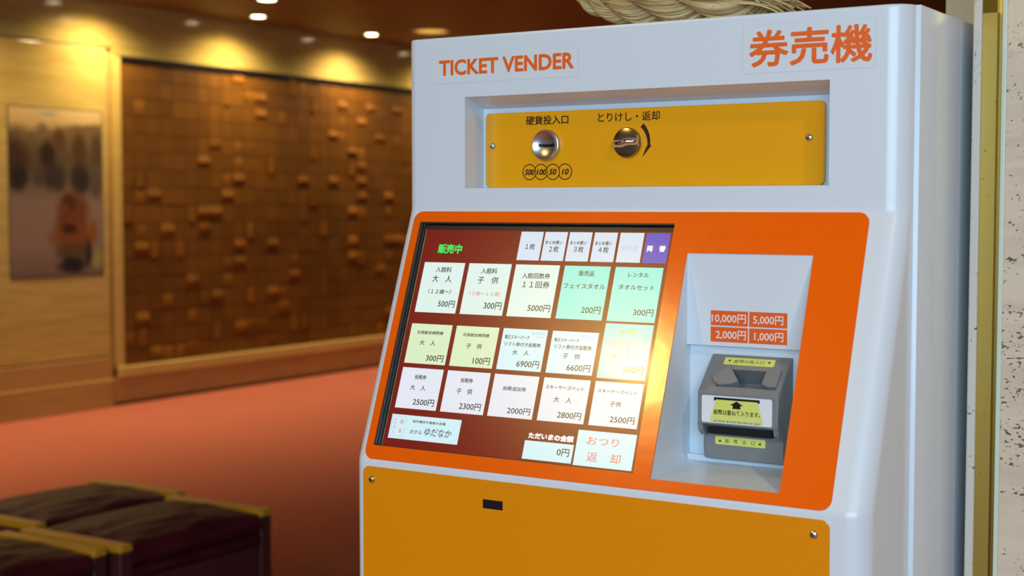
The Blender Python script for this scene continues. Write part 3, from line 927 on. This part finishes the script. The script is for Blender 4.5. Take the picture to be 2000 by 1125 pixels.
for key, (x0, x1, t0, t1, mn) in tiles.items():
    nm = {'logo': 'name_banner', 'amt': 'amount_display', 'ret': 'change_return_button', 'n5': 'receipt_button', 'n6': 'exchange_button'}.get(key, tname.get(key[0]))
    mb = MB().box(FS, x0, x1, -t1, -t0, IMG, IMG + 0.0002, mn)
    if key == 'logo':        # red stamp frame
        for q in ((-1.0140, -0.9955, -0.2488, -0.2485), (-1.0140, -0.9955, -0.2715, -0.2712), (-1.0140, -1.0137, -0.2715, -0.2485), (-0.9958, -0.9955, -0.2715, -0.2485)):
            mb.box(FS, *q, IMG + .0002, IMG + .0003, 's_q')
    for k2, txt, (cx, ct, w_, h_), ink in TEXTS:
        if k2 == key:
            mb.text(FS, txt, cx, -ct, w_, h_, IMG + 0.0003, 's_' + ink, 0.0004 if ink == 'w' else (0.0001 if ink in 'kd' else 0.0), 0.2 if key == 'logo' and h_ > .0049 and w_ > .01 else 0.0)
    o = mb.build(nm, screen, 0)
    if key in lab:
        tag(o, lab[key])
# bezel: dark frame with a step and a fine bright inner line
mb = MB()
O_, I_ = (-1.0281, -0.6942, -0.2853, -0.0157), (-1.0212, -0.6962, -0.2836, -0.0226)
for (a0, a1, b0, b1) in ((O_[0], I_[0], O_[2], O_[3]), (I_[1], O_[1], O_[2], O_[3]), (I_[0], I_[1], I_[3], O_[3]), (I_[0], I_[1], O_[2], I_[2])):
    mb.box(FS, a0, a1, b0, b1, -0.0099, -0.0058, 'bezel')
for (a0, a1, b0, b1) in ((O_[0], O_[0] + .0012, O_[2], O_[3]), (O_[1] - .0004, O_[1], O_[2], O_[3]), (O_[0], O_[1], O_[3] - .0012, O_[3]), (O_[0], O_[1], O_[2], O_[2] + .0008)):
    mb.box(FS, a0, a1, b0, b1, -0.0099, 0.0002, 'bezel')
mb.box(FS, I_[0] - .0035, I_[0] - .0025, O_[2] + .001, O_[3] - .001, -0.006, -0.0046, 'bezel')
mb.box(FS, I_[0] - .0005, I_[0], I_[2], I_[3], -0.006, -0.0054, 'steel')
mb.box(FS, O_[0] + .0012, O_[0] + .0016, I_[2], O_[3] - .0012, -0.0062, -0.0006, 'steel')
tag(mb.build('screen_bezel', screen), 'black bezel')
MB().poly(FS, [(I_[0], I_[2]), (I_[1], I_[2]), (I_[1], I_[3]), (I_[0], I_[3])], -0.0059, -0.0059, 'glass').build('screen_glass', screen, 0)

# price stickers in the bill recess
FB = Frame((0, 1.4036, 0), (1, 0, 0), (0, 0, 1))
for (x0, x1, z0_, z1_, txt, cx, w_) in ((-0.6468, -0.6050, 1.2262, 1.2418, '10,000円', -0.6264, 0.0385), (-0.6036, -0.5621, 1.2262, 1.2418, '5,000円', -0.5828, 0.0328),
                                        (-0.6468, -0.6050, 1.2092, 1.2248, '2,000円', -0.6240, 0.0338), (-0.6036, -0.5621, 1.2092, 1.2248, '1,000円', -0.5820, 0.0317)):
    mb = MB().box(FB, x0, x1, z0_, z1_, 0, 0.0002, 'sticker_orange').text(FB, txt, cx, (z0_ + z1_) / 2 - .0004, w_, 0.0097, 0.0004, 'white_ink', 0.00012)
    tag(mb.build('price_sticker', TM, 0), 'orange sticker reading ' + txt.replace('円', ' yen'))

# bill validator
VX0, VX1 = -0.6475, -0.5585
body = MB().poly(SIDE, [(1.4115, 1.1955), (1.410, 1.1957), (1.3735, 1.1605), (1.373, 1.1590), (1.373, 1.1275), (1.376, 1.1255), (1.388, 1.1235), (1.388, 1.0985), (1.390, 1.0895), (1.394, 1.0880), (1.4115, 1.0880)], VX0, VX1, 'grey').mesh('b', 0)
bm = bmesh.new(); bm.from_mesh(body)
ed = [e for e in bm.edges if all(abs(v.co.x - VX0) < 1e-5 for v in e.verts) or all(abs(v.co.x - VX1) < 1e-5 for v in e.verts)]
ed = [e for e in ed if all(v.co.y < 1.411 for v in e.verts)]
bmesh.ops.bevel(bm, geom=ed, offset=0.0022, segments=2, affect='EDGES', profile=0.5)
bm.to_mesh(body); bm.free()
sa = math.atan2(1.1957 - 1.1605, 1.410 - 1.3735)
FV = Frame((0, 1.410, 1.1957), (1, 0, 0), (0, math.cos(sa), math.sin(sa)))     # slanted top; b = 0 at its upper edge, negative towards the front
hole = MB().poly(FV, [(-0.6300, -0.0430), (-0.6300, -0.0300), (-0.6180, -0.0195), (-0.5645, -0.0195), (-0.5645, -0.0430)], -0.012, 0.02, 'grey').mesh('c', 0)
deep = MB().box(FV, -0.6160, -0.5790, -0.040, -0.0196, -0.022, 0.02, 'grey').mesh('c', 0)
slot = MB().box(SIDE, 1.36, 1.3865, 1.1160, 1.1268, VX0 + 0.009, VX1 - 0.009, 'grey').mesh('c', 0)
vme = subtract(body, [hole, deep, slot], 'bill_validator', 25)
val = tag(weigh(link('bill_validator', vme, TM)), 'dark grey banknote unit')
# black mouths of the two slots
MB().box(FV, -0.6158, -0.5792, -0.0398, -0.0330, -0.0215, -0.0170, 'black').build('note_inlet', val)
MB().box(SIDE, 1.3790, 1.3862, 1.1165, 1.1235, VX0 + 0.0095, VX1 - 0.0095, 'black').build('note_outlet', val)
# two guides standing over the tray
gm = MB().poly(FV, [(-0.6368, -0.0318), (-0.6248, -0.0172), (-0.6195, -0.0178), (-0.6062, -0.0358), (-0.6130, -0.0405), (-0.6255, -0.0425), (-0.6330, -0.0395)], -0.010, 0.0035, 'grey', 0.0012)
bevel(gm.build('note_guide', val), 0.0006, 2)
gm = MB().poly(FV, [(-0.5803, -0.0196), (-0.5640, -0.0190), (-0.5640, -0.0400), (-0.5720, -0.0415), (-0.5803, -0.0385)], -0.010, 0.0030, 'grey', 0.0010)
bevel(gm.build('note_guide', val), 0.0006, 2)
for sx in (VX0, VX1 - 0.006):          # cheeks beside the outlet
    MB().poly(SIDE, [(1.374, 1.1275), (1.388, 1.1240), (1.388, 1.1140), (1.383, 1.1140), (1.376, 1.1200)], sx + .0002, sx + 0.0058, 'grey').build('cheek', val)


def tri(mb, fr, cx, cy, w_, up, c, mn):
    s_ = 1 if up else -1
    mb.add([fr(cx - w_ / 2, cy - s_ * w_ * .45, c), fr(cx + w_ / 2, cy - s_ * w_ * .45, c), fr(cx, cy + s_ * w_ * .45, c)], [(0, 1, 2) if up else (2, 1, 0)], mn)


mb = MB().rrect(FV, -0.6310, -0.5752, -0.0135, -0.0040, 0.0015, 0.0, 0.0003, 'label_yellow', seg=3)
mb.text(FV, '紙幣の投入口', -0.6031, -0.0088, 0.0330, 0.0045, 0.0005, 'ink', 0.0)
tri(mb, FV, -0.6250, -0.0088, 0.0032, False, 0.0005, 'black'); tri(mb, FV, -0.5812, -0.0088, 0.0032, False, 0.0005, 'black')
tag(mb.build('inlet_label', val, 0), 'yellow label')
FVF = Frame((0, 1.373, 0), (1, 0, 0), (0, 0, 1))
mb = MB().rrect(FVF, -0.6420, -0.5650, 1.1289, 1.1568, 0.002, 0.0, 0.0003, 'label_white', seg=3)
mb.box(FVF, -0.6284, -0.5782, 1.1519, 1.1553, 0.0003, 0.0005, 'black')
mb.add([FVF(a_, b_, 0.00055) for a_, b_ in ((-0.6320, 1.1346), (-0.5752, 1.1346), (-0.5806, 1.1530), (-0.6260, 1.1530))], [(0, 1, 2, 3)], 'label_yellow')
for z_ in (1.1339, 1.1328):
    mb.box(FVF, -0.6324, -0.5748, z_ - 0.0005, z_ + 0.0003, 0.00045, 0.0005, 'label_yellow')
mb.box(FVF, -0.6322, -0.5748, 1.1299, 1.1320, 0.00045, 0.0005, 'label_yellow')
for k in range(13):       # zig-zag upper edge of the note strip
    a_ = -0.6322 + 0.0574 * k / 13
    mb.add([FVF(a_, 1.1319, .0005), FVF(a_ + .0044, 1.1319, .0005), FVF(a_ + .0022, 1.1325, .0005)], [(0, 1, 2)], 'label_yellow')
mb.add([FVF(a_, b_, 0.0007) for a_, b_ in ((-0.6078, 1.1446), (-0.5988, 1.1446), (-0.5993, 1.1480), (-0.5958, 1.1480), (-0.6033, 1.1524), (-0.6108, 1.1480), (-0.6073, 1.1480))], [(0, 1, 2, 3, 4, 5, 6)], 'black')
mb.text(FVF, '紙幣は重ねて入ります。', -0.6030, 1.1403, 0.0510, 0.0054, 0.0007, 'ink', 0.00008)
mb.text(FVF, '★10,000 ★5,000 ★2,000 ★1,000', -0.6034, 1.1309, 0.0510, 0.0019, 0.0007, 'ink')
tag(mb.build('instruction_label', val, 0), 'white label with a yellow banknote drawing')
FV2 = Frame((0, 1.388, 0), (1, 0, 0), (0, 0, 1))
mb = MB().rrect(FV2, -0.6335, -0.5780, 1.1045, 1.1130, 0.0015, 0.0, 0.0003, 'label_yellow', seg=3)
mb.text(FV2, '紙　幣　出　口', -0.6060, 1.1087, 0.0325, 0.0042, 0.0005, 'ink', 0.0)
tri(mb, FV2, -0.6280, 1.1087, 0.0032, True, 0.0005, 'black'); tri(mb, FV2, -0.5838, 1.1087, 0.0032, True, 0.0005, 'black')
tag(mb.build('outlet_label', val, 0), 'yellow label')

# lower yellow panel
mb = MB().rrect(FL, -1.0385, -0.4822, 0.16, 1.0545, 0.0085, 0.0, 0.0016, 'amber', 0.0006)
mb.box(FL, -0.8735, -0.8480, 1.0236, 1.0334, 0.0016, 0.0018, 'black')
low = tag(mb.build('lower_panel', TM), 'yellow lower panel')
FLs = Frame((0, YL - 0.0016, 0), (1, 0, 0), (0, 0, 1))
screw(FLs, -1.0252, 1.0397, low, 0.0037); screw(FLs, -0.4976, 1.0400, low, 0.0037)

# ------------------------------------------------------------------ straw rope lying on the machine
rope = thing('straw_rope', (-0.72, 1.53, 1.548), 'thick twisted straw rope tapering to the left, lying on top of the ticket machine', 'rope')
path = [(-0.886, 1.648, .006), (-0.8811, 1.6192, .0075), (-0.8727, 1.5993, .0100), (-0.8553, 1.5880, .0130), (-0.8279, 1.5835, .0185), (-0.7909, 1.5850, .0260), (-0.7452, 1.5885, .0335),
        (-0.7007, 1.5920, .0390), (-0.6575, 1.5950, .0390), (-0.630, 1.6000, .030)]


def rope_at(s_):
    f_ = s_ * (len(path) - 1); i = min(int(f_), len(path) - 2); u_ = f_ - i
    p = [path[max(i - 1, 0)], path[i], path[i + 1], path[min(i + 2, len(path) - 1)]]
    out = []
    for k in range(3):
        a_, b_, c_, d_ = (q[k] for q in p)
        out.append(0.5 * (2 * b_ + (c_ - a_) * u_ + (2 * a_ - 5 * b_ + 4 * c_ - d_) * u_ * u_ + (3 * b_ - a_ - 3 * c_ + d_) * u_ ** 3))
    return Vector((out[0], 1.53, out[1])), out[2]


SEG, NS = 260, 72
ph_acc, phase = 0.0, []
prev = None
for i in range(SEG + 1):
    p, r_ = rope_at(i / SEG)
    if prev is not None:
        ph_acc += (p - prev).length / (r_ * 2.5 + 0.004) * 2 * math.pi / 2.0
    prev = p; phase.append(ph_acc)
rng = random.Random(5)
for sidx in range(3):
    vs, fs, tone = [], [], []
    prof = [rng.uniform(-1, 1) for _ in range(NS)]
    tn = [rng.random() for _ in range(NS)]
    for i in range(SEG + 1):
        p, r_ = rope_at(i / SEG)
        d = (rope_at(min(1, (i + 1) / SEG))[0] - rope_at(max(0, (i - 1) / SEG))[0]).normalized()
        side = Vector((0, 1, 0)); up = d.cross(side).normalized()
        a_ = phase[i] + sidx * 2 * math.pi / 3
        c_ = p + (side * math.cos(a_) + up * math.sin(a_)) * (r_ * 0.53)
        for k in range(NS):
            th_ = 2 * math.pi * k / NS
            rr_ = r_ * 0.52 * (1 + 0.045 * prof[k] + 0.03 * mnoise.noise(Vector((k * 0.9, i * 0.02, sidx * 7.0))))
            tw = th_ - phase[i] * 0.55
            vs.append(c_ + side * (rr_ * math.cos(tw)) + up * (rr_ * math.sin(tw)))
            tone.append(min(1, max(0, 0.10 + 0.62 * tn[k] + 0.50 * mnoise.noise(Vector((k * 1.7, i * 0.05, sidx * 3.0))))))
    for i in range(SEG):
        for k in range(NS):
            j = (k + 1) % NS
            fs.append((i * NS + k, i * NS + j, (i + 1) * NS + j, (i + 1) * NS + k))
    fs += [tuple(reversed(range(NS))), tuple(SEG * NS + k for k in range(NS))]
    mb = MB().add(vs, fs, 'straw'); me = mb.mesh('strand', 50)
    at = me.attributes.new('tone', 'FLOAT', 'POINT'); at.data.foreach_set('value', tone)
    link('strand', me, rope)
# loose straws: wisps along the rope and the frayed tuft at its thick end
mb = MB(); tone = []
for k in range(260):
    tuft = k < 190
    if tuft:
        st = Vector((-0.652 + rng.uniform(-.012, .02), 1.502 + rng.uniform(-.014, .035), 1.583 + rng.uniform(-.014, .035)))
        dr = Vector((rng.uniform(.5, 1.0), rng.uniform(-.25, .15), rng.uniform(-.28, .30))).normalized()
        ln = rng.uniform(.020, .062)
    else:
        s_ = rng.uniform(.5, .95); p, r_ = rope_at(s_); a_ = rng.uniform(2.6, 5.2)
        st = p + Vector((0, math.cos(a_), math.sin(a_))) * r_ * 0.98
        dr = Vector((rng.uniform(-.9, .9), math.cos(a_) * .35, math.sin(a_) * .35)).normalized(); ln = rng.uniform(.006, .016)
    pts = [st + dr * ln * q + Vector((0, 0, -0.25 * ln * q * q)) for q in (0, .35, .7, 1)]
    zmin = min(q.z for q in pts)
    if zmin < 1.5495:
        pts = [Vector((q.x, q.y, max(q.z, 1.5495))) for q in pts]
    n0 = len(mb.v); mb.tube(pts, [0.0009, 0.0010, 0.0008, 0.0004] if tuft else [0.0004, 0.0004, 0.0003, 0.0002], 'straw', 5)
    tone += [rng.uniform(.25, 1)] * (len(mb.v) - n0)
me = mb.mesh('loose_straw', 50)
at = me.attributes.new('tone', 'FLOAT', 'POINT'); at.data.foreach_set('value', tone)
tag(link('loose_straw', me, rope), 'frayed loose straw', kind='stuff')

# ------------------------------------------------------------------ stools on the carpet
SW, SL, SH = 0.42, 0.625, 0.40


def make_stool():
    st = bpy.data.objects.new('stool', None); C.objects.link(st)
    for nm, y_ in (('far', SL / 2 - 0.045), ('near', -SL / 2)):
        e = MB().box(WORLD, -SW / 2, SW / 2, y_, y_ + 0.045, 0.0, SH - 0.022, 'maroon_wood').build('end_panel')
        bevel(e, 0.003, 2); e.parent = st
        c_ = MB().box(WORLD, -SW / 2 - .002, SW / 2 + .002, y_ - .001, y_ + 0.046, SH - 0.0215, SH, 'stool_wood').build('end_cap')
        bevel(c_, 0.004, 2); c_.parent = st; tag(c_, 'mustard wooden cap')
    for nm, (z0_, z1_, bulge, crown, n_) in {'cushion': (SH - 0.072, SH - 0.012, 0.020, 0.030, 24), 'cushion_base': (SH - 0.110, SH - 0.073, 0.016, 0.0, 14)}.items():
        mb = MB(); vs, fs = [], []
        nx, ny = n_, n_ + 8
        hx, hy = SW / 2 - 0.012, SL / 2 - 0.052

        def pt(u_, v_, w_):
            sx = 1 - abs(u_) ** 6; sy = 1 - abs(v_) ** 8
            x = u_ * (hx + bulge * (1 - (2 * w_ - 1) ** 2) * (1 if abs(u_) > .999 else abs(u_))); y = v_ * hy
            z = z0_ + (z1_ - z0_) * w_
            if w_ == 1 and crown:
                z += crown * (1 - u_ * u_) ** .6 * (1 - v_ ** 4) ** .6 + 0.010 * mnoise.noise(Vector((u_ * 3.2, v_ * 1.3, 4.0))) * (1 - u_ ** 4) * (1 - v_ ** 4)
            return Vector((x, y, z))
        bm = bmesh.new()
        def grid(f):
            g = [[bm.verts.new(f(2 * i / nx - 1, 2 * j / ny - 1)) for j in range(ny + 1)] for i in range(nx + 1)]
            for i in range(nx):
                for j in range(ny):
                    bm.faces.new((g[i][j], g[i + 1][j], g[i + 1][j + 1], g[i][j + 1]))
        grid(lambda u_, v_: pt(u_, v_, 1)); grid(lambda u_, v_: pt(u_, -v_, 0))
        for sgn in (-1, 1):
            grid(lambda u_, v_: pt(sgn, v_ * sgn, (u_ + 1) / 2)); grid(lambda u_, v_: pt(u_ * -sgn, sgn, (v_ + 1) / 2))
        bmesh.ops.remove_doubles(bm, verts=bm.verts, dist=0.0008)
        bmesh.ops.recalc_face_normals(bm, faces=bm.faces)
        me = bpy.data.meshes.new(nm); bm.to_mesh(me); bm.free(); me.materials.append(M['leather'])
        me.polygons.foreach_set('use_smooth', [True] * len(me.polygons))
        me.set_sharp_from_angle(angle=R(70))
        o = link(nm, me); o.parent = st
    for sx in (-1, 1):
        r_ = MB().box(WORLD, sx * (SW / 2 - 0.028) - 0.014, sx * (SW / 2 - 0.028) + 0.014, -SL / 2 + 0.045, SL / 2 - 0.045, SH - 0.215, SH - 0.111, 'maroon_wood').build('rail')
        bevel(r_, 0.003, 2); r_.parent = st
    return st


s0 = make_stool()
spots = [(-3.315, 3.152, 'dark maroon leather stool with mustard wood ends, the one whose whole end stands farthest right'),
         (-3.752, 3.215, 'maroon leather stool behind and left of the others, its back corner touching the carpet edge'),
         (-3.340, 2.500, 'maroon leather stool nearest the camera, cut off by the bottom left corner')]
for i, (x, y, lb) in enumerate(spots):
    s = s0 if i == 0 else copy_tree(s0)
    s.location = (x, y, 0); tag(s, lb, 'stool', 'maroon leather stools')

bpy.data.objects.remove(_fo)
